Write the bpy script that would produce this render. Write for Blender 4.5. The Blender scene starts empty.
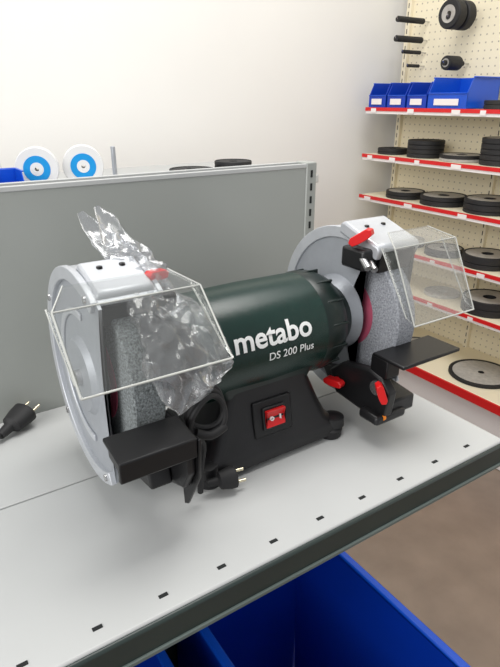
import bpy, bmesh, math, random
from mathutils import Vector, Matrix, noise
random.seed(4)
EYE=1.40
C=bpy.context.scene.collection

# ---------------------------------------------------------------- materials
def mat(name,col,rough=.5,metal=0,var=0,scale=40,bump=0,bscale=200,spec=.5,coat=0):
    m=bpy.data.materials.new(name); m.use_nodes=True
    nt=m.node_tree; b=nt.nodes['Principled BSDF']
    b.inputs['Base Color'].default_value=(*col,1); b.inputs['Roughness'].default_value=rough
    b.inputs['Metallic'].default_value=metal; b.inputs['Specular IOR Level'].default_value=spec
    b.inputs['Coat Weight'].default_value=coat; b.inputs['Coat Roughness'].default_value=.15
    tc=nt.nodes.new('ShaderNodeTexCoord')
    if var>0:
        n=nt.nodes.new('ShaderNodeTexNoise'); n.inputs['Scale'].default_value=scale; n.inputs['Detail'].default_value=6
        nt.links.new(tc.outputs['Object'],n.inputs['Vector'])
        r=nt.nodes.new('ShaderNodeValToRGB')
        r.color_ramp.elements[0].position=.3; r.color_ramp.elements[1].position=.7
        r.color_ramp.elements[0].color=(*[max(0,c*(1-var)) for c in col],1)
        r.color_ramp.elements[1].color=(*[min(1,c*(1+var)) for c in col],1)
        nt.links.new(n.outputs['Fac'],r.inputs['Fac']); nt.links.new(r.outputs['Color'],b.inputs['Base Color'])
    if bump>0:
        n2=nt.nodes.new('ShaderNodeTexNoise'); n2.inputs['Scale'].default_value=bscale; n2.inputs['Detail'].default_value=4
        nt.links.new(tc.outputs['Object'],n2.inputs['Vector'])
        bp=nt.nodes.new('ShaderNodeBump'); bp.inputs['Strength'].default_value=bump; bp.inputs['Distance'].default_value=.002
        nt.links.new(n2.outputs['Fac'],bp.inputs['Height']); nt.links.new(bp.outputs['Normal'],b.inputs['Normal'])
    return m
def clear(name,tint,gl=.12,rough=.08,haze=0,hazecol=(.8,.8,.8),fk=.6):
    m=bpy.data.materials.new(name); m.use_nodes=True; nt=m.node_tree; nt.nodes.clear()
    o=nt.nodes.new('ShaderNodeOutputMaterial'); t=nt.nodes.new('ShaderNodeBsdfTransparent'); t.inputs[0].default_value=(*tint,1)
    g=nt.nodes.new('ShaderNodeBsdfGlossy'); g.inputs['Roughness'].default_value=rough
    d=nt.nodes.new('ShaderNodeBsdfDiffuse'); d.inputs[0].default_value=(*hazecol,1)
    lw=nt.nodes.new('ShaderNodeLayerWeight'); lw.inputs[0].default_value=.3
    ma=nt.nodes.new('ShaderNodeMath'); ma.operation='MULTIPLY_ADD'; ma.inputs[1].default_value=fk; ma.inputs[2].default_value=gl; ma.use_clamp=True
    nt.links.new(lw.outputs['Fresnel'],ma.inputs[0])
    m1=nt.nodes.new('ShaderNodeMixShader'); m1.inputs[0].default_value=haze
    nt.links.new(t.outputs[0],m1.inputs[1]); nt.links.new(d.outputs[0],m1.inputs[2])
    m2=nt.nodes.new('ShaderNodeMixShader'); nt.links.new(ma.outputs[0],m2.inputs[0])
    nt.links.new(m1.outputs[0],m2.inputs[1]); nt.links.new(g.outputs[0],m2.inputs[2])
    nt.links.new(m2.outputs[0],o.inputs[0]); return m

M={}
M['wall']=mat('wall_paint',(.82,.81,.785),.9,var=.015,scale=2,bump=.05,bscale=60)
M['floor']=mat('floor_concrete',(.26,.20,.155),.38,var=.12,scale=9,bump=.05,bscale=80)
M['shelf']=mat('shelf_grey_paint',(.47,.48,.475),.42,var=.03,scale=6,bump=.06,bscale=900)
M['panel']=mat('panel_grey_paint',(.33,.345,.325),.36,var=.03,scale=3,bump=.06,bscale=900)
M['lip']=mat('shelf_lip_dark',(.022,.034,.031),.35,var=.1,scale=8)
M['lipt']=mat('shelf_lip_trim',(.12,.15,.14),.35,var=.1,scale=8)
M['hole']=mat('slot_dark',(.006,.008,.008),.8)
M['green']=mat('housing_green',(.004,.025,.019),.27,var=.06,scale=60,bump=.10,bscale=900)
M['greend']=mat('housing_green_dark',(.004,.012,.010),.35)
M['black']=mat('black_plastic',(.009,.009,.010),.40,var=.2,scale=30,bump=.1,bscale=700)
M['blackm']=mat('black_steel',(.009,.009,.010),.38,metal=.2)
M['rubber']=mat('rubber',(.012,.012,.013),.65)
M['alu']=mat('cast_aluminium',(.54,.56,.59),.36,metal=.35,var=.05,scale=50,bump=.2,bscale=600)
M['alud']=mat('cast_aluminium_dull',(.37,.39,.42),.42,metal=.3,var=.05,scale=50,bump=.2,bscale=600)
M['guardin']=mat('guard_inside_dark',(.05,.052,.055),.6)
M['stone']=mat('grinding_stone',(.34,.355,.39),.9,var=.4,scale=420,bump=1,bscale=500)
M['stonel']=mat('grinding_stone_light',(.20,.22,.225),.9,var=.6,scale=420,bump=1,bscale=500)
M['steel']=mat('steel',(.6,.6,.6),.25,metal=.9)
M['brass']=mat('plug_pin_nickel',(.75,.68,.5),.25,metal=.9)
M['red']=mat('red_plastic',(.68,.012,.014),.32)
M['redp']=mat('red_paper_label',(.5,.09,.16),.7)
M['white']=mat('white_print',(.88,.89,.88),.5)
M['blue']=mat('blue_plastic',(.002,.075,.55),.35,var=.05,scale=10)
M['blued']=mat('blue_plastic_deep',(.001,.040,.42),.40,var=.05,scale=10)  # same blue darkened, shade inside the storage bins painted into the colour
M['bluec']=mat('blue_label',(.0,.28,.68),.5)
M['roll']=mat('white_roll',(.74,.74,.74),.6)
M['cream']=mat('cream_shelf',(.84,.76,.57),.5)
M['whites']=mat('white_strip',(.85,.80,.78),.5)
M['disc']=mat('grey_disc',(.40,.38,.35),.55,var=.15,scale=60)
M['orange']=mat('orange_marker',(.85,.25,.02),.5)
M['shield']=clear('clear_polycarbonate',(.96,.965,.96),.03,.04,.03,(.7,.72,.7),.32)
M['edge']=mat('polycarbonate_edge',(.50,.51,.48),.3)
M['bag']=clear('clear_plastic_bag',(.90,.91,.92),.09,.15,.11,(.74,.75,.78),.5)
def peg():
    m=mat('pegboard_cream',(.86,.78,.58),.6); nt=m.node_tree; b=nt.nodes['Principled BSDF']
    tc=nt.nodes.new('ShaderNodeTexCoord'); mp=nt.nodes.new('ShaderNodeVectorMath'); mp.operation='SCALE'; mp.inputs['Scale'].default_value=1/.03
    nt.links.new(tc.outputs['Object'],mp.inputs[0])
    fr=nt.nodes.new('ShaderNodeVectorMath'); fr.operation='FRACTION'; nt.links.new(mp.outputs[0],fr.inputs[0])
    su=nt.nodes.new('ShaderNodeVectorMath'); su.operation='SUBTRACT'; su.inputs[1].default_value=(.5,.5,.5); nt.links.new(fr.outputs[0],su.inputs[0])
    mu=nt.nodes.new('ShaderNodeVectorMath'); mu.operation='MULTIPLY'; mu.inputs[1].default_value=(0,1,1); nt.links.new(su.outputs[0],mu.inputs[0])
    le=nt.nodes.new('ShaderNodeVectorMath'); le.operation='LENGTH'; nt.links.new(mu.outputs[0],le.inputs[0])
    lt=nt.nodes.new('ShaderNodeMath'); lt.operation='LESS_THAN'; lt.inputs[1].default_value=.12; nt.links.new(le.outputs['Value'],lt.inputs[0])
    mx=nt.nodes.new('ShaderNodeMix'); mx.data_type='RGBA'; mx.inputs['A'].default_value=(.86,.78,.58,1); mx.inputs['B'].default_value=(.48,.42,.32,1)
    nt.links.new(lt.outputs[0],mx.inputs['Factor']); nt.links.new(mx.outputs['Result'],b.inputs['Base Color']); return m
M['peg']=peg()

# ---------------------------------------------------------------- builders (z relative to eye height)
def empty(name,loc=(0,0,0)):
    e=bpy.data.objects.new(name,None); e.empty_display_size=.05; C.objects.link(e); e.location=loc
    bpy.context.view_layer.update(); return e
def fin(name,bm,m,parent=None,bevel=0,smooth=True,seg=2,ang=35):
    bmesh.ops.recalc_face_normals(bm,faces=bm.faces)
    me=bpy.data.meshes.new(name); bm.to_mesh(me); bm.free()
    ms=m if isinstance(m,(list,tuple)) else [m]
    for x in ms: me.materials.append(x)
    c=sum((v.co for v in me.vertices),Vector())/len(me.vertices) if len(me.vertices) else Vector()
    for v in me.vertices: v.co-=c
    o=bpy.data.objects.new(name,me); o.location=c; C.objects.link(o)
    if parent:
        o.parent=parent; o.matrix_parent_inverse=Matrix.Translation(-Vector(parent.location))
    if bevel>0:
        b=o.modifiers.new('bevel','BEVEL'); b.width=bevel; b.segments=seg; b.limit_method='ANGLE'; b.angle_limit=math.radians(30)
    if smooth:
        for p in me.polygons: p.use_smooth=True
        me.set_sharp_from_angle(angle=math.radians(ang))
    return o
def addbox(bm,x0,x1,y0,y1,z0,z1,T=None,mi=0):
    vs=[bm.verts.new(Vector((x,y,z)) if T is None else T@Vector((x,y,z))) for x in(x0,x1) for y in(y0,y1) for z in(z0,z1)]
    for f in((0,1,3,2),(4,6,7,5),(0,4,5,1),(2,3,7,6),(0,2,6,4),(1,5,7,3)):
        bm.faces.new([vs[i] for i in f]).material_index=mi
def box(name,b,m,parent=None,bevel=0,T=None,seg=2):
    bm=bmesh.new(); addbox(bm,*b,T=T); return fin(name,bm,m,parent,bevel,seg=seg)
def boxes(name,bs,m,parent=None,bevel=0):
    bm=bmesh.new()
    for b in bs: addbox(bm,*b)
    return fin(name,bm,m,parent,bevel)
def prism(name,pts,ax,a0,a1,m,parent=None,bevel=0,T=None,ang=35):
    """extrude polygon pts along axis ax. X:(y,z) Y:(x,z) Z:(x,y)"""
    def P(p,a):
        v={'X':(a,p[0],p[1]),'Y':(p[0],a,p[1]),'Z':(p[0],p[1],a)}[ax]; v=Vector(v)
        return T@v if T is not None else v
    bm=bmesh.new(); A=[bm.verts.new(P(p,a0)) for p in pts]; B=[bm.verts.new(P(p,a1)) for p in pts]
    n=len(pts)
    for i in range(n): bm.faces.new([A[i],A[(i+1)%n],B[(i+1)%n],B[i]])
    f1=bm.faces.new(A[::-1]); f2=bm.faces.new(B)
    bmesh.ops.triangulate(bm,faces=[f1,f2])
    bmesh.ops.join_triangles(bm,faces=[f for f in bm.faces if len(f.verts)==3],angle_face_threshold=.01,angle_shape_threshold=3.1)
    return fin(name,bm,m,parent,bevel,ang=ang)
def lathe(name,prof,c,m,parent=None,ax='X',n=64,bevel=0,T=None,mi=None,ang=30):
    bm=bmesh.new(); rings=[]
    c=Vector(c)
    for a,r in prof:
        ring=[]
        for k in range(n):
            t=2*math.pi*k/n; u,v=r*math.cos(t),r*math.sin(t)
            p={'X':Vector((a,u,v)),'Y':Vector((u,a,v)),'Z':Vector((u,v,a))}[ax]
            if T is not None: p=T@p
            ring.append(bm.verts.new(p+c))
        rings.append(ring)
    for i in range(len(rings)-1):
        for k in range(n):
            f=bm.faces.new([rings[i][k],rings[i][(k+1)%n],rings[i+1][(k+1)%n],rings[i+1][k]])
            if mi: f.material_index=mi[i]
    if prof[0][1]>1e-5 and prof[0]!=prof[-1]:
        f=bm.faces.new(rings[0])
        if mi: f.material_index=mi[0]
    if prof[-1][1]>1e-5 and prof[0]!=prof[-1]:
        f=bm.faces.new(rings[-1][::-1])
        if mi: f.material_index=mi[-1]
    bmesh.ops.remove_doubles(bm,verts=bm.verts,dist=1e-6)
    return fin(name,bm,m,parent,bevel,ang=ang)
def smoothpts(pts,sub=8):
    out=[]; P=[Vector(p) for p in pts]; n=len(P)
    for i in range(n-1):
        p0=P[max(i-1,0)];p1=P[i];p2=P[i+1];p3=P[min(i+2,n-1)]
        for k in range(sub):
            t=k/sub
            out.append(.5*((2*p1)+(p2-p0)*t+(2*p0-5*p1+4*p2-p3)*t*t+(3*p1-p0-3*p2+p3)*t**3))
    out.append(P[-1]); return out
def tube(name,pts,r,m,parent=None,sm=True,n=12,sub=8):
    P=smoothpts(pts,sub) if sm else [Vector(p) for p in pts]
    bm=bmesh.new(); rings=[]
    d0=(P[1]-P[0]).normalized(); nrm=d0.orthogonal().normalized()
    for i,p in enumerate(P):
        d=(P[min(i+1,len(P)-1)]-P[max(i-1,0)]).normalized()
        nrm=(nrm-d*nrm.dot(d)).normalized(); bn=d.cross(nrm)
        rings.append([bm.verts.new(p+r*(math.cos(2*math.pi*k/n)*nrm+math.sin(2*math.pi*k/n)*bn)) for k in range(n)])
    for i in range(len(rings)-1):
        for k in range(n): bm.faces.new([rings[i][k],rings[i][(k+1)%n],rings[i+1][(k+1)%n],rings[i+1][k]])
    bm.faces.new(rings[0][::-1]); bm.faces.new(rings[-1])
    return fin(name,bm,m,parent)

# ---------------------------------------------------------------- room
box('floor',(-2.5,2.4,-2.0,2.3,-1.45,-1.40),M['floor'])
box('wall_back',(-2.5,2.4,2.13,2.3,-1.40,1.5),M['wall'])
box('wall_right',(2.30,2.4,-2.0,2.13,-1.40,1.5),M['wall'])

# ---------------------------------------------------------------- display gondola shelf carrying the grinder
SZ=-.43; FY=.352; BY=.775; RX=.648; LX=-.75
g=empty('metal_display_shelf',(0,.6,-1.0))
box('shelf_deck',(LX,RX,.583,BY,SZ-.02,SZ),M['shelf'],g,.0012)
box('shelf_deck_front',(LX,RX,FY,.5815,SZ-.02,SZ),M['shelf'],g,.0025)
box('front_lip',(LX,RX+.001,FY-.004,FY+.010,SZ-.038,SZ-.003),M['lip'],g,.003)
box('front_lip_trim',(LX,RX+.002,FY-.0065,FY-.003,SZ-.037,SZ-.032),M['lipt'],g,.001)
box('side_lip',(RX-.004,RX+.003,FY+.005,BY,SZ-.045,SZ-.004),M['lip'],g,.002)
box('shelf_underframe',(LX,RX-.01,FY+.01,FY+.03,SZ-.05,SZ-.02),M['lip'],g)
box('side_bracket',(RX-.03,RX-.01,FY+.03,BY,SZ-.07,SZ-.02),M['lip'],g)
sl=[]
for k in range(-15,7):
    x=.274+.0635*k
    if x<RX-.01: sl.append((x-.0045,x+.0045,.3685,.3725,SZ-.001,SZ+.0006))
boxes('front_slots',sl,M['hole'],g)
PT=-.106
box('back_panel',(LX,RX-.02,BY,BY+.004,SZ-.03,PT),M['panel'],g)
box('back_panel_rear',(LX,RX-.02,BY+.026,BY+.03,-1.38,PT),M['panel'],g)
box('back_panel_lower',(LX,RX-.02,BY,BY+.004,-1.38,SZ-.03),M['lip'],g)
box('top_rail_front',(LX,RX,BY-.001,BY+.006,PT-.004,PT+.003),M['shelf'],g,.001)
box('top_rail_rear',(LX,RX,BY+.024,BY+.031,PT-.004,PT+.004),M['shelf'],g,.001)
box('top_channel',(LX,RX,BY+.005,BY+.025,PT-.012,PT-.004),M['panel'],g)
boxes('top_perforations',[(LX+.02*k,LX+.02*k+.012,BY+.009,BY+.021,PT-.0045,PT-.003) for k in range(69)],M['hole'],g)
box('upright_post',(RX-.022,RX,BY-.002,BY+.032,-1.395,PT+.005),M['panel'],g,.002)
boxes('upright_slots',[(RX-.0135,RX-.0095,BY-.0028,BY+.001,PT-.02-.022*k,PT-.008-.022*k) for k in range(14)]+
      [(RX-.001,RX+.0006,BY+.010,BY+.018,PT-.02-.03*k,PT-.008-.03*k) for k in range(14)],M['hole'],g)
box('lower_deck',(LX,RX,.36,BY,-1.395,-1.375),M['panel'],g,.002)

# blue picking bins below
def bin_(name,x0,x1,y0,y1,z0,z1,t=.004,lip=.008,front=.6,body='blue'):
    e=empty(name,((x0+x1)/2,(y0+y1)/2,z0))
    bm=bmesh.new(); ins=.012 if z1-z0>.15 else .004
    yf=y0+min((z1-z0)*.25,.06)
    zc=z0+(z1-z0)*front
    prof=[(y0+ins,z0),(y1-ins,z0),(y1,z1),(yf,z1),(y0,zc)]
    def side(xa,xb):
        A=[bm.verts.new((xa,p[0],p[1])) for p in prof]; B=[bm.verts.new((xb,p[0],p[1])) for p in prof]
        n=len(prof)
        for i in range(n): bm.faces.new([A[i],A[(i+1)%n],B[(i+1)%n],B[i]])
        bm.faces.new(A[::-1]); bm.faces.new(B)
    side(x0,x0+t); side(x1-t,x1)
    addbox(bm,x0,x1,y0+ins,y1-ins,z0,z0+t)
    addbox(bm,x0,x1,y1-t-.003,y1,z0,z1)
    addbox(bm,x0,x1,y0,y0+t+.003,z0,zc)
    fin('bin_body',bm,M[body],e,.001)
    bm=bmesh.new()
    addbox(bm,x0-lip,x0+t,yf,y1+lip*.5,z1-lip*.5,z1+lip*.4); addbox(bm,x1-t,x1+lip,yf,y1+lip*.5,z1-lip*.5,z1+lip*.4)
    addbox(bm,x0,x1,y1-t,y1+lip,z1-lip*.5,z1+lip*.4); addbox(bm,x0,x1,y0-lip*.6,y0+t,zc-lip*.6,zc+lip*.3)
    fin('bin_rim',bm,M['blue'],e,lip*.25)
    return e
for xa,xb in((.322,.632),(-.095,.232),(-.50,-.18)):
    bin_('storage_bin',xa,xb,.20,.762,-1.374,-.85,front=.88,lip=.012,body='blued')

# ---------------------------------------------------------------- bench grinder
AX,AY,AZ=.362,.560,-.282
gr=empty('bench_grinder',(AX,AY,SZ))
def rrect(hx,hy,r,n=6):
    pts=[]
    for cx,cy,a in((hx-r,hy-r,0),(-hx+r,hy-r,90),(-hx+r,-hy+r,180),(hx-r,-hy+r,270)):
        for k in range(n+1):
            t=math.radians(a+90*k/n); pts.append((cx+r*math.cos(t),cy+r*math.sin(t)))
    return pts
def loft(name,levels,cx,cy,m,parent,bevel=0):
    bm=bmesh.new(); R=[]
    for z,hx,hy,r,dy in levels: R.append([bm.verts.new((cx+p[0],cy+dy+p[1],z)) for p in rrect(hx,hy,r)])
    n=len(R[0])
    for i in range(len(R)-1):
        for k in range(n): bm.faces.new([R[i][k],R[i][(k+1)%n],R[i+1][(k+1)%n],R[i+1][k]])
    bm.faces.new(R[0][::-1]); bm.faces.new(R[-1]); return fin(name,bm,m,parent,bevel,ang=40)
loft('base',[(SZ+.008,.110,.078,.02,0),(SZ+.018,.110,.078,.02,0),(SZ+.026,.104,.075,.02,0),(SZ+.034,.093,.070,.018,0),(SZ+.060,.080,.064,.016,0),(SZ+.098,.064,.058,.014,0),(SZ+.115,.062,.056,.014,0)],AX,AY,M['black'],gr)
for i,(sx,sy) in enumerate(((-1,-1),(1,-1),(-1,1),(1,1))):
    lathe('foot_%d'%(i+1),[(0,.0001),(0,.015),(.012,.017),(.016,.0125),(.016,.0001)],(AX+sx*.096,AY+sy*.066,SZ),M['rubber'],gr,ax='Z',n=32)
    lathe('foot_boss_%d'%(i+1),[(0,.016),(.012,.015),(.014,.007),(.014,.0001)],(AX+sx*.100,AY+sy*.066,SZ+.016),M['black'],gr,ax='Z',n=32)
Rz=lambda a:Matrix.Rotation(math.radians(a),4,'Z'); Rx=lambda a:Matrix.Rotation(math.radians(a),4,'X'); Ry=lambda a:Matrix.Rotation(math.radians(a),4,'Y')
T=Matrix.Translation((AX-.002,AY-.0655,SZ+.062))@Rx(-9)
box('switch_plate',(-.029,.029,-.002,.006,-.024,.024),M['blackm'],gr,.002,T=T)
box('switch_frame',(-.017,.017,-.005,.0,-.015,.015),M['black'],gr,.0015,T=T)
prism('switch_rocker',[(-.0075,-.0115),(-.0045,0),(-.0105,.0115),(0,.0115),(0,-.0115)],'X',-.0140,.0140,M['red'],gr,.0008,T=T)
T2=T@Matrix.Translation((0,-.0082,0))
box('switch_mark_on',(.006,.0072,-.0005,.002,-.003,.003),M['white'],gr,T=T2)
lathe('switch_mark_off',[(-.0005,.0028),(-.0005,.0019),(.002,.0019),(.002,.0028),(-.0005,.0028)],T2@Vector((-.006,0,0)),M['white'],gr,ax='Y',n=24)
L=.128
prof=[(-L-.012,.0001),(-L-.012,.040),(-L,.052),(-L+.004,.060),(-L+.012,.0655),(-L+.03,.0685),(0,.070),(L-.046,.0685),(L-.045,.0675)]
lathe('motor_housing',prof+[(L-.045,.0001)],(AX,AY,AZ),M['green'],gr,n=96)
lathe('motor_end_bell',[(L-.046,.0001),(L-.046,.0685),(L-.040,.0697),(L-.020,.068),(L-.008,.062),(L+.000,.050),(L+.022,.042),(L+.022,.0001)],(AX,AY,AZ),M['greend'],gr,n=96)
for k in range(14):
    a=2*math.pi*k/14
    Tk=Matrix.Translation((AX,AY,AZ))@Matrix.Rotation(a,4,'X')
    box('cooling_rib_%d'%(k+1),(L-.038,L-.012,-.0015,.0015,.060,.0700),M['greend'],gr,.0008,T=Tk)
lathe('housing_seam',[(-L+.022,.0668),(-L+.022,.0685),(-L+.024,.0685),(-L+.024,.0668)],(AX,AY,AZ),M['greend'],gr,n=96)
loft('motor_saddle',[(SZ+.095,.066,.056,.012,0),(SZ+.120,.076,.060,.012,0)],AX,AY,M['greend'],gr)
def wrap_text(name,s,size,x,phi,bold=.0):
    cu=bpy.data.curves.new(name,'FONT'); cu.body=s; cu.size=size; cu.align_x='CENTER'; cu.align_y='CENTER'; cu.offset=bold; cu.resolution_u=4
    o=bpy.data.objects.new(name,cu); C.objects.link(o); bpy.context.view_layer.update()
    me=bpy.data.meshes.new_from_object(o.evaluated_get(bpy.context.evaluated_depsgraph_get()))
    bpy.data.objects.remove(o)
    bm=bmesh.new(); bm.from_mesh(me)
    bmesh.ops.subdivide_edges(bm,edges=[e for e in bm.edges if e.calc_length()>.004],cuts=2)
    bmesh.ops.triangulate(bm,faces=bm.faces)
    for v in bm.verts:
        tx,ty=v.co.x,v.co.y; r=.0708; a=phi+ty/r
        v.co=Vector((x+tx,AY-r*math.cos(a),AZ+r*math.sin(a)))
    return fin(name,bm,M['white'],gr,smooth=False)
wrap_text('lettering_large','metabo',.0370,AX-.002,math.radians(20),.0008)
wrap_text('lettering_small','DS 200 Plus',.0140,AX+.022,math.radians(-1),.0001)

WR=.098; WW=.0170
def guardpoly(R,cutt,cutm,cutb):
    at=math.pi-math.acos(-cutt/R); ab=-(math.pi-math.acos(-cutb/R))
    pts=[]; N=44
    for k in range(N+1):
        a=at+(ab-at)*k/N; pts.append((R*math.cos(a),R*math.sin(a)))
    z0=pts[-1][1]; z1=pts[0][1]
    for k in range(1,12):
        t=k/12; z=z0+(z1-z0)*t; s=4*t*(1-t)
        y=(cutb*(1-t)+cutt*t); y=y+(cutm-(cutb+cutt)/2)*s
        pts.append((y,z))
    return [(AY+p[0],AZ+p[1]) for p in pts]
def arcband(name,R0,R1,a0,a1,x0,x1,m,bevel=.001,N=44,parent=gr):
    pts=[(AY+R1*math.cos(a0+(a1-a0)*k/N),AZ+R1*math.sin(a0+(a1-a0)*k/N)) for k in range(N+1)]
    pts+=[(AY+R0*math.cos(a1+(a0-a1)*k/N),AZ+R0*math.sin(a1+(a0-a1)*k/N)) for k in range(N+1)]
    bm=bmesh.new(); n=len(pts)
    A=[bm.verts.new((x0,*p)) for p in pts]; B=[bm.verts.new((x1,*p)) for p in pts]
    for i in range(n): bm.faces.new([A[i],A[(i+1)%n],B[(i+1)%n],B[i]])
    for k in range(N):
        bm.faces.new([A[k],A[k+1],A[n-2-k],A[n-1-k]]); bm.faces.new([B[k],B[k+1],B[n-2-k],B[n-1-k]])
    return fin(name,bm,m,parent,bevel)
d=math.radians
def side(tag,wx,s,stone,R=.118,bw=.043,by=-.045,bz=.112):
    lathe(tag+'_wheel',[(-WW,.016),(-WW,WR-.002),(-WW+.002,WR),(WW-.002,WR),(WW,WR-.002),(WW,.016),(-WW,.016)],(wx,AY,AZ),stone,gr,n=96)
    for q in(-1,1):
        lathe(tag+'_wheel_label_%d'%q,[(q*WW,.02),(q*(WW+.0008),.02),(q*(WW+.0008),.052),(q*WW,.052),(q*WW,.02)],(wx,AY,AZ),M['redp'],gr,n=48)
        lathe(tag+'_flange_%d'%q,[(q*WW,.0001),(q*(WW+.006),.0001),(q*(WW+.006),.026),(q*(WW+.002),.036),(q*WW,.036),(q*WW,.0001)],(wx,AY,AZ),M['steel'],gr,n=48)
    lathe(tag+'_spindle',[(-.045,.009),(.045,.009)],(wx,AY,AZ),M['steel'],gr,n=24)
    xi=wx-s*.033; xo=wx+s*.033
    xa,xb=min(xi,xo),max(xi,xo)
    a0,a1=d(122),d(-122)
    arcband(tag+'_guard_band',R-.005,R,a0,a1,xa,xb,M['alu'])
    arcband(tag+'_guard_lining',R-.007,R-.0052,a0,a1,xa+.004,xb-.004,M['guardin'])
    th=.0035
    pin=guardpoly(R,-.060,-.018,-.052); pout=guardpoly(R,-.070,-.058,-.066)
    prism(tag+'_guard_inner_plate',pin,'X',min(xi,xi+s*th),max(xi,xi+s*th),M['alud'],gr)
    prism(tag+'_guard_outer_cover',pout,'X',min(xo,xo-s*th),max(xo,xo-s*th),M['alud'],gr)
    arcband(tag+'_inner_rim',R-.014,R+.0015,a0,a1,min(xi-s*.004,xi+s*.002),max(xi-s*.004,xi+s*.002),M['alu'])
    arcband(tag+'_outer_rim',R-.013,R+.0015,a0,a1,min(xo+s*.005,xo-s*.002),max(xo+s*.005,xo-s*.002),M['alu'])
    arcband(tag+'_outer_step',.070,.078,d(100),d(-100),min(xo,xo+s*.003),max(xo,xo+s*.003),M['alu'])
    lathe(tag+'_outer_boss',[(s*0,.0001),(s*.006,.0001),(s*.006,.040),(0,.046),(0,.0001)],(xo,AY+.004,AZ),M['alud'],gr,n=48)
    lathe(tag+'_bearing_housing',[(-s*.022,.046),(-s*.012,.050),(0,.054)],(xi,AY+.004,AZ),M['alud'],gr,n=48)
    for k,a in enumerate((115,35,-45,-115)):
        lathe(tag+'_cover_screw_%d'%(k+1),[(0,.0045),(s*.003,.004),(s*.003,.0001)],(xo+s*.004,AY+(R-.007)*math.cos(d(a)),AZ+(R-.007)*math.sin(d(a))),M['steel'],gr,n=16)
    T=Matrix.Translation((wx,AY+by,AZ+bz))@Matrix.Rotation(d(14),4,'X')
    k=bw/.043
    prism(tag+'_top_bracket',[(-.040*k,-.012),(-.042*k,.002),(-.036*k,.008),(.040*k,.013),(.046*k,.007),(.044*k,-.006)],'X',-bw,bw,M['alu'],gr,.003,T=T)
    box(tag+'_spark_plate',(-.030,.030,-.043*k,-.039*k,-.030,.000),M['blackm'],gr,.001,T=T)
    for q in(-.4*bw,.4*bw):
        lathe(tag+'_bracket_screw_%d'%(1 if q<0 else 2),[(0,.0035),(.0025,.003),(.0025,.0001)],T@Vector((q,.014,.0108)),M['blackm'],gr,ax='Z',n=16)
    return xi,xo,T
xiL,xoL,TL=side('left',.186,-1,M['stonel'],R=.121,bw=.030,by=-.032,bz=.110)
xiR,xoR,TR=side('right',.554,1,M['stone'],R=.121,bw=.038,by=-.036,bz=.110)

def shield(tag,x0,x1,top,bot,kback):
    (ty,tz),(by,bz)=top,bot
    V=Vector
    def quad(nm,ps,th=.0022):
        ps=[V(p) for p in ps]; n=(ps[1]-ps[0]).cross(ps[2]-ps[0]).normalized()*th
        bm=bmesh.new(); A=[bm.verts.new(p) for p in ps]; B=[bm.verts.new(p+n) for p in ps]; k=len(ps)
        for i in range(k): bm.faces.new([A[i],A[(i+1)%k],B[(i+1)%k],B[i]])
        bm.faces.new(A[::-1]); bm.faces.new(B); fin(nm,bm,M['shield'],gr,smooth=False)
    kb=(ty+kback,tz+.012)
    quad(tag+'_shield_front',[(x0,ty,tz),(x1,ty,tz),(x1,by,bz),(x0,by,bz)])
    quad(tag+'_shield_top',[(x0+.02,kb[0],kb[1]),(x1-.02,kb[0],kb[1]),(x1,ty,tz),(x0,ty,tz)])
    for q,x in((1,x0),(2,x1)):
        quad(tag+'_shield_side_%d'%q,[(x,ty,tz),(x,by,bz),(x,by+.014,bz+.006),(x,ty+.022,tz-.004)],.002)
    for q,(p1,p2,e) in enumerate((((x0,ty,tz),(x1,ty,tz),.0008),((x1,ty,tz),(x1,by,bz),.0009),((x1,by,bz),(x0,by,bz),.0011),((x0,by,bz),(x0,ty,tz),.0010),
        ((x0,ty,tz),(x0+.02,*kb),.0007),((x1,ty,tz),(x1-.02,*kb),.0007),((x1,by+.014,bz+.006),(x1,ty+.022,tz-.004),.0007),((x0,by+.014,bz+.006),(x0,ty+.022,tz-.004),.0007))):
        tube(tag+'_shield_edge_%d'%(q+1),[p1,p2],e,M['edge'],gr,sm=False,n=6)
shield('left',.106,.251,(.470,-.170),(.411,-.227),.032)
shield('right',.518,.632,(.464,-.170),(.420,-.258),.032)

def knob(name,c,T=None,r=.012,l=.018):
    T=Matrix.Translation(c)@(T or Matrix())
    lathe(name+'_hub',[(0,.0001),(0,r*.6),(-l*.7,r*.55),(-l*.8,r*.3),(-l*.8,.0001)],(0,0,0),M['red'],gr,ax='Y',n=24,T=T)
    prism(name+'_wing',[(-r*1.5,-r*.45),(-r*1.7,r*.2),(-r*1.2,r*.6),(r*1.2,r*.6),(r*1.7,r*.2),(r*1.5,-r*.45),(r*.6,-r*.6),(-r*.6,-r*.6)],'Y',-l,-l*.15,M['red'],gr,.0015,T=T)
knob('right_shield_knob',(.514,AY-.045,AZ+.119),Rz(-60)@Ry(-35),.010,.016)
knob('left_shield_knob',(.224,AY-.035,AZ+.114),Rz(20)@Ry(5),.008,.012)
for i,(dx,dz) in enumerate(((-.014,-.012),(-.002,-.016))):
    tube('right_shield_bolt_%d'%(i+1),[(.520+dx,AY-.05,AZ+.108+dz),(.514+dx,AY-.072,AZ+.096+dz)],.0045,M['steel'],gr,sm=False)
box('right_shield_clamp',(.500,.532,AY-.062,AY-.020,AZ+.076,AZ+.104),M['black'],gr,.004)
box('left_shield_clamp',(.210,.238,AY-.066,AY-.02,AZ+.076,AZ+.100),M['black'],gr,.004)

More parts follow.
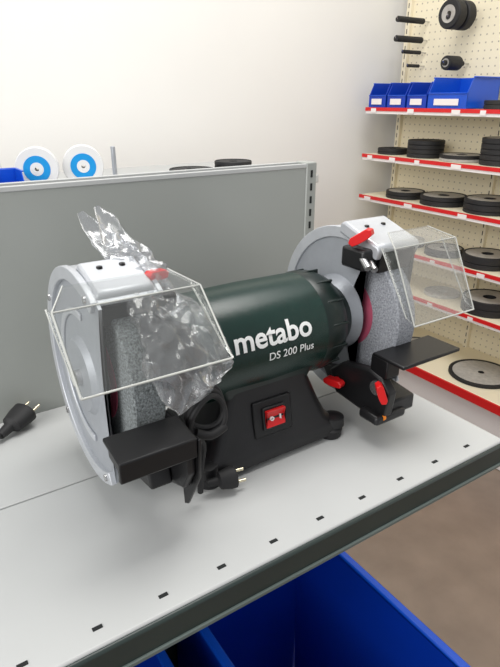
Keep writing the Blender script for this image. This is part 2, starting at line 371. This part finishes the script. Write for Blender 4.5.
# tool rests
box('right_rest_plate',(.500,.608,.414,.468,-.311,-.306),M['blackm'],gr,.0015)
box('right_rest_flange',(.500,.524,.440,.470,-.335,-.309),M['blackm'],gr,.002)
prism('right_rest_arm',[(.445,-.335),(.43,-.350),(.435,-.388),(.455,-.398),(.530,-.392),(.545,-.36),(.52,-.34),(.470,-.33)],'X',.497,.512,M['black'],gr,.003)
prism('right_rest_bracket',[(.44,-.372),(.44,-.394),(.56,-.396),(.58,-.37),(.54,-.36)],'X',.512,.560,M['black'],gr,.003)
box('right_rest_foot',(.485,.54,.435,.47,-.398,-.385),M['black'],gr,.004)
knob('right_rest_knob',(.497,.447,-.350),Rz(-35)@Ry(70),.0085,.018)
knob('right_arm_knob',(.490,.520,-.366),Rz(-75),.0090,.014)
lathe('right_rest_washer',[(0,.010),(-.004,.010)],(.498,.452,-.350),M['steel'],gr,ax='X',n=24)
lathe('right_marker',[(0,.004),(-.003,.004)],(.500,.437,-.388),M['orange'],gr,ax='X',n=16)

prism('left_rest_plate',[(.410,-.301),(.452,-.295),(.452,-.300),(.415,-.306),(.417,-.324),(.410,-.323)],'X',.131,.210,M['blackm'],gr,.0015)
prism('left_rest_under',[(.417,-.305),(.450,-.300),(.448,-.316),(.418,-.320)],'X',.134,.207,M['black'],gr,.002)
prism('left_rest_arm',[(.418,-.302),(.475,-.300),(.500,-.325),(.520,-.365),(.515,-.395),(.470,-.385),(.430,-.370),(.416,-.345)],'X',.201,.210,M['black'],gr,.003)
prism('left_rest_blade',[(.408,-.302),(.45,-.31),(.452,-.362),(.448,-.405),(.440,-.400),(.412,-.350)],'X',.2105,.2135,M['blackm'],gr,.001)
prism('left_rest_bracket',[(.46,-.345),(.45,-.375),(.56,-.395),(.58,-.37),(.54,-.34)],'X',.175,.2005,M['black'],gr,.003)
knob('left_rest_knob',(.216,.462,-.335),Rz(80),.006,.010)
knob('left_arm_knob',(.216,.500,-.372),Rz(85),.007,.012)

# ---------------------------------------------------------------- mains cord coiled with plug
cd=empty('power_cord',(.26,.47,SZ))
pts=[]
for k in range(0,34):
    a=k/33*2*math.pi*2.6
    pts.append((.243+.021*math.cos(a),.456-.008*k/33+.004*math.sin(a*2),-.297+.023*math.sin(a)-.0004*k))
pts+=[(.240,.456,-.345),(.238,.460,-.38),(.238,.463,-.412)]
tube('cord_coil',pts,.0034,M['rubber'],cd,n=10,sub=4)
tube('cord_strap',[(.228,.448,-.322),(.243,.444,-.328),(.262,.446,-.324)],.005,M['rubber'],cd)
def plug(parent,c,T,tag='',sc=1):
    T=Matrix.Translation(c)@T@Matrix.Scale(sc,4)
    bm=bmesh.new()
    prof=[(-.030,.006,.006),(-.012,.008,.008),(-.008,.015,.012),(.010,.019,.014),(.020,.019,.015),(.022,.017,.013)]
    R=[]
    for x,a,b in prof: R.append([bm.verts.new(T@Vector((x,a*math.cos(t*math.pi/12),b*math.sin(t*math.pi/12)))) for t in range(24)])
    for i in range(len(R)-1):
        for k in range(24): bm.faces.new([R[i][k],R[i][(k+1)%24],R[i+1][(k+1)%24],R[i+1][k]])
    bm.faces.new(R[0]); bm.faces.new(R[-1]); fin(tag+'plug_body',bm,M['rubber'],parent)
    for q,y in enumerate((-.0095,.0095)):
        tube(tag+'plug_pin_%d'%(q+1),[T@Vector((.022,y,0)),T@Vector((.038,y,0))],.0020,M['brass'],parent,sm=False)
plug(cd,(.272,.468,SZ+.018),Rz(-10)@Rx(50),sc=.68)
c2=empty('extension_cord',(.05,.72,SZ))
plug(c2,(.098,.740,SZ+.0165),Rz(34)@Ry(-12))
tube('extension_cable',[(.073,.724,SZ+.011),(.03,.708,SZ+.008),(-.05,.70,SZ+.006),(-.2,.71,SZ+.006),(-.4,.70,SZ+.006)],.005,M['rubber'],c2)

# ---------------------------------------------------------------- plastic bag draped between guard and motor
bg=empty('plastic_bag',(.225,.47,-.25))
def bag(name,spine,seed,m,amp=.011,n=96,sub=16,f1=20,f2=42,rd=.016):
    sp=smoothpts([s[:3] for s in spine],sub); rs=smoothpts([(s[3],s[4],0) for s in spine],sub)
    bm=bmesh.new(); R=[]
    for i,p in enumerate(sp):
        dd=(sp[min(i+1,len(sp)-1)]-sp[max(i-1,0)]).normalized()
        ux=Vector((1,0,0)); ux=(ux-dd*ux.dot(dd)).normalized(); uy=dd.cross(ux)
        a,b=max(rs[i].x,.0015),max(rs[i].y,.0015); ring=[]
        for k in range(n):
            t=2*math.pi*k/n
            q=p+ux*a*math.cos(t)+uy*b*math.sin(t)
            w=min(1,max(a,b)/.02)
            qq=Vector((q.x*1.0,q.y,q.z*.55))
            nv=noise.noise_vector(qq*f1+Vector((seed,0,0)))
            rid=1-abs(noise.noise(qq*f2+Vector((0,seed,0))))*2.2
            rid2=1-abs(noise.noise(qq*f2*2.1+Vector((5,seed,2))))*2.2
            q=q+nv*amp*w+(ux*math.cos(t)+uy*math.sin(t))*((rid*.6+rid2*.35-.5)*rd*w)
            ring.append(bm.verts.new(q))
        R.append(ring)
    for i in range(len(R)-1):
        for k in range(n): bm.faces.new([R[i][k],R[i][(k+1)%n],R[i+1][(k+1)%n],R[i+1][k]])
    bm.faces.new(R[0]); bm.faces.new(R[-1])
    return fin(name,bm,m,bg,ang=28)
bag('bag_film',[(.194,.590,-.106,.003,.002),(.201,.580,-.124,.011,.004),(.208,.562,-.148,.018,.006),(.213,.535,-.168,.026,.008),(.217,.500,-.188,.034,.014),(.221,.472,-.210,.040,.018),(.226,.452,-.238,.043,.020),(.231,.442,-.262,.040,.014),(.235,.438,-.274,.036,.004)],3.1,M['bag'],rd=.014,f2=36)
bag('bag_flap',[(.180,.600,-.112,.004,.001),(.190,.588,-.132,.012,.002),(.203,.565,-.150,.020,.003),(.213,.540,-.165,.026,.004),(.220,.515,-.182,.024,.003),(.226,.490,-.20,.014,.002)],9.4,M['bag'],amp=.009,rd=.007)
bag('bag_contents',[(.208,.500,-.205,.012,.006),(.214,.480,-.220,.026,.008),(.222,.464,-.243,.030,.009),(.227,.456,-.258,.022,.005)],7.7,mat('bagged_manual',(.045,.045,.05),.4),.004,40,8,rd=.008)

# ---------------------------------------------------------------- rack behind the panel, against the back wall
rk=empty('storage_rack',(.3,1.65,-1.4))
box('rack_top',(-.8,1.2,1.42,1.95,-.250,-.225),M['shelf'],rk,.003)
box('rack_mid',(-.8,1.2,1.42,1.95,-.80,-.78),M['shelf'],rk,.003)
for i,(x,y) in enumerate(((-.78,1.44),(1.17,1.44),(-.78,1.92),(1.17,1.92))):
    box('rack_leg_%d'%(i+1),(x-.015,x+.015,y-.015,y+.015,-1.398,-.25),M['panel'],rk,.002)
box('rack_divider',(.553,.562,1.50,1.515,-.225,-.118),M['alud'],rk,.002)
def roll(name,c,r,l,ang):
    e=empty(name,c); T=Rz(ang)
    lathe('roll_body',[(0,r*.42),(0,r*.97),(.003,r),(l-.003,r),(l,r*.97),(l,r*.42),(0,r*.42)],c,M['roll'],e,ax='Y',T=T,n=48)
    lathe('roll_label',[(-.0008,r*.30),(-.0008,r*.62),(.002,r*.62),(.002,r*.30),(-.0008,r*.30)],c,M['bluec'],e,ax='Y',T=T,n=48)
    lathe('roll_core',[(-.001,r*.10),(-.001,r*.31),(l,r*.31),(l,r*.10),(-.001,r*.10)],c,M['roll'],e,ax='Y',T=T,n=32)
roll('abrasive_roll',(.368,1.56,-.170),.054,.045,-18)
roll('abrasive_roll',(.490,1.56,-.170),.054,.045,-18)
roll('abrasive_roll',(.240,1.64,-.172),.052,.045,-18)
bin_('small_parts_bin',.215,.310,1.45,1.54,-.225,-.162,t=.002,lip=.004)
def wheelstack(name,c,r,ths,mats,hole=.25,face='disc'):
    e=empty(name,c); z=0
    for i,(t,rr,mk) in enumerate(zip(ths,r,mats)):
        lathe('disc_%d'%(i+1),[(z,rr*hole),(z,rr*.97),(z+.002,rr),(z+t-.002,rr),(z+t,rr*.97),(z+t,rr*.90),(z+t-.002,rr*.88),(z+t-.002,rr*hole),(z,rr*hole)],c,[M[mk],M[face]],e,ax='Z',mi=[0,0,0,0,0,0,1,0],n=48)
        z+=t+.0005
    return e
wheelstack('grinding_disc_stack',(.84,1.60,-.225),[.07,.07],[.012,.012],['rubber','rubber'],face='rubber')
wheelstack('grinding_disc_stack',(.99,1.60,-.225),[.06,.06,.06],[.013]*3,['rubber']*3,face='rubber')

# ---------------------------------------------------------------- wall shelving on the right
XB=2.26; YF=2.06; YN=.35
ws=empty('pegboard_shelving',(2.15,1.2,-1.4))
box('pegboard',(XB-.01,XB+.01,YN,YF,-1.395,.95),M['peg'],ws)
for i,y in enumerate((YF,1.50,.94,.38)):
    box('post_%d'%(i+1),(XB-.03,XB+.02,y-.012,y+.012,-1.395,.95),M['cream'],ws,.002)
    boxes('post_slots_%d'%(i+1),[(XB-.0306,XB-.029,y-.002,y+.002,-1.3+.035*k,-1.28+.035*k) for k in range(63)],M['hole'],ws)
SH=[(-.040,2.0),(-.245,2.0),(-.435,2.0),(-.655,2.0),(-.84,1.98),(-1.11,1.87)]
for i,(z,xf) in enumerate(SH):
    box('shelf_%d'%(i+1),(xf,XB-.012,YN,YF-.012,z-.022,z),M['cream'],ws,.002)
    box('price_strip_%d'%(i+1),(xf-.005,xf,YN,YF-.012,z-.026,z-.002),M['whites'],ws)
    box('red_strip_%d'%(i+1),(xf-.0085,xf-.002,YN,YF-.012,z-.014,z+.001) if i<5 else (xf-.012,xf-.002,YN,YF-.012,z-.036,z),M['red'],ws)
    tags=[]
    random.seed(i+3)
    y=YF-.05
    while y>YN+.1:
        w=random.uniform(.025,.05); tags.append((xf-.0095,xf-.0065,y-w,y,z-.021,z-.003)); y-=random.uniform(.12,.30)
    if i<5: boxes('price_tags_%d'%(i+1),tags,M['whites'],ws)
box('base_kick',(1.885,1.90,YN,YF-.012,-1.395,-1.132),M['whites'],ws)
for y,w in((2.0,.052),(1.885,.052),(1.77,.052)):
    b=bin_('small_parts_bin',-w,w,-.09,.09,0,.10,t=.003,lip=.005,front=.5,body='blued')
    b.location=(2.10,y-.005,-.039); b.rotation_euler=(0,0,d(-90))
    lb=box('bin_label',(-w*.6,w*.6,-.0945,-.0925,.012,.036),M['whites']); lb.parent=b
b=bin_('small_parts_bin',-.095,.095,-.10,.10,0,.115,t=.003,lip=.006,front=.5)
b.location=(2.105,1.605,-.039); b.rotation_euler=(0,0,d(-90))
lb=box('bin_label',(-.06,.06,-.1045,-.1025,.012,.036),M['whites']); lb.parent=b
S=wheelstack
S('grinding_disc_stack',(2.11,1.42,-.040),[.07,.07],[.016,.016],['rubber','rubber'])
S('grinding_disc_stack',(2.12,1.24,-.040),[.08,.08],[.022,.022],['rubber','rubber'])
S('grinding_disc_stack',(2.11,1.965,-.245),[.07,.07],[.012,.014],['rubber','rubber'],face='rubber')
S('grinding_disc_stack',(2.11,1.77,-.245),[.08]*4,[.018]*4,['rubber']*4,face='rubber')
S('grinding_disc_stack',(2.11,1.575,-.245),[.09,.09],[.012,.014],['disc','rubber'])
S('grinding_disc_stack',(2.11,1.385,-.245),[.085]*5,[.02]*5,['rubber']*5)
S('grinding_disc_stack',(2.11,1.86,-.435),[.09,.09],[.016,.016],['rubber','rubber'])
S('grinding_disc_stack',(2.11,1.64,-.435),[.10,.10],[.022,.018],['rubber','rubber'])
S('grinding_disc_stack',(2.11,1.41,-.435),[.10,.10,.10],[.014,.024,.018],['rubber','rubber','rubber'])
S('grinding_disc_stack',(2.11,1.81,-.655),[.075,.075],[.016,.016],['rubber','disc'])
S('grinding_disc_stack',(2.11,1.60,-.655),[.085,.085],[.016,.016],['rubber','rubber'])
S('grinding_disc_stack',(2.11,1.38,-.655),[.10,.10],[.022,.030],['rubber','rubber'])
S('grinding_disc_stack',(2.11,1.58,-.84),[.08],[.014],['disc'])
S('grinding_disc_stack',(2.10,1.33,-.84),[.11,.11],[.030,.030],['rubber','rubber'])
S('grinding_disc_stack',(2.04,1.27,-1.11),[.135],[.014],['rubber'],hole=.1)
S('grinding_disc_stack',(2.04,1.62,-1.11),[.10],[.014],['rubber'],hole=.1)
def hook(nm,y,z,l,r,grip=True):
    tube(nm+'_wire',[(XB-.01,y,z),(XB-.01-l,y,z),(XB-.018-l,y,z+.008)],.003,M['steel'],ws,sm=False,n=8)
    if grip: tube(nm+'_grip',[(XB-.05,y,z),(XB-.012-l,y,z)],r,M['rubber'],ws,sm=False,n=16)
hook('hook_1',1.95,.315,.20,.012); hook('hook_2',1.95,.240,.20,.013); hook('hook_3',1.95,.190,.15,.008); hook('hook_4',1.95,.135,.11,.007)
hook('hook_5',1.70,.300,.18,.01); hook('hook_6',1.71,.135,.16,.01)
def capw(name,c,r,l):
    e=empty(name,c)
    lathe('wheel_tyre',[(0,r*.5),(0,r*.92),(.006,r),(l-.006,r),(l,r*.92),(l,r*.5),(0,r*.5)],c,M['rubber'],e,n=40)
    lathe('wheel_hub',[(.002,r*.2),(-.002,r*.6),(l,r*.6),(l,r*.2),(.002,r*.2)],c,M['disc'],e,n=40)
capw('castor_wheel',(2.07,1.70,.310),.054,.05)
capw('castor_wheel',(2.13,1.70,.310),.054,.05)
capw('rubber_sleeve',(2.10,1.71,.135),.028,.08)

# ---------------------------------------------------------------- shift all to a floor at z=0
for o in bpy.data.objects:
    if o.parent is None: o.location.z+=EYE

# ---------------------------------------------------------------- lights
w=bpy.data.worlds.new('world'); bpy.context.scene.world=w; w.use_nodes=True
bgn=w.node_tree.nodes['Background']; bgn.inputs[0].default_value=(.95,.965,1,1); bgn.inputs[1].default_value=.48
def area(name,loc,target,size,energy,col=(1,1,1)):
    l=bpy.data.lights.new(name,'AREA'); l.shape='RECTANGLE'; l.size=size[0]; l.size_y=size[1]; l.energy=energy; l.color=col
    o=bpy.data.objects.new(name,l); C.objects.link(o); o.location=loc
    o.rotation_euler=(Vector(target)-Vector(loc)).to_track_quat('-Z','Y').to_euler(); return o
area('window_light',(-2.3,-.2,2.5),(1.2,1.6,1.1),(2.4,1.8),80,(1,.985,.96))
area('ceiling_light',(.8,.7,3.2),(.8,.8,0),(1.6,1.2),48,(1,.98,.95))

# ---------------------------------------------------------------- camera
cam=bpy.data.cameras.new('camera'); co=bpy.data.objects.new('camera',cam); C.objects.link(co)
cam.sensor_fit='VERTICAL'; cam.sensor_height=36; cam.lens=561.4/667*36; cam.clip_start=.02
F=Vector((.5077,.7699,-.3868)).normalized(); Rr=Vector((.8348,-.5505,0)).normalized(); U=Rr.cross(F)
co.matrix_world=Matrix.Translation((0,0,EYE))@Matrix((Rr,U,-F)).transposed().to_4x4()
bpy.context.scene.camera=co
bpy.context.scene.view_settings.view_transform='Standard'
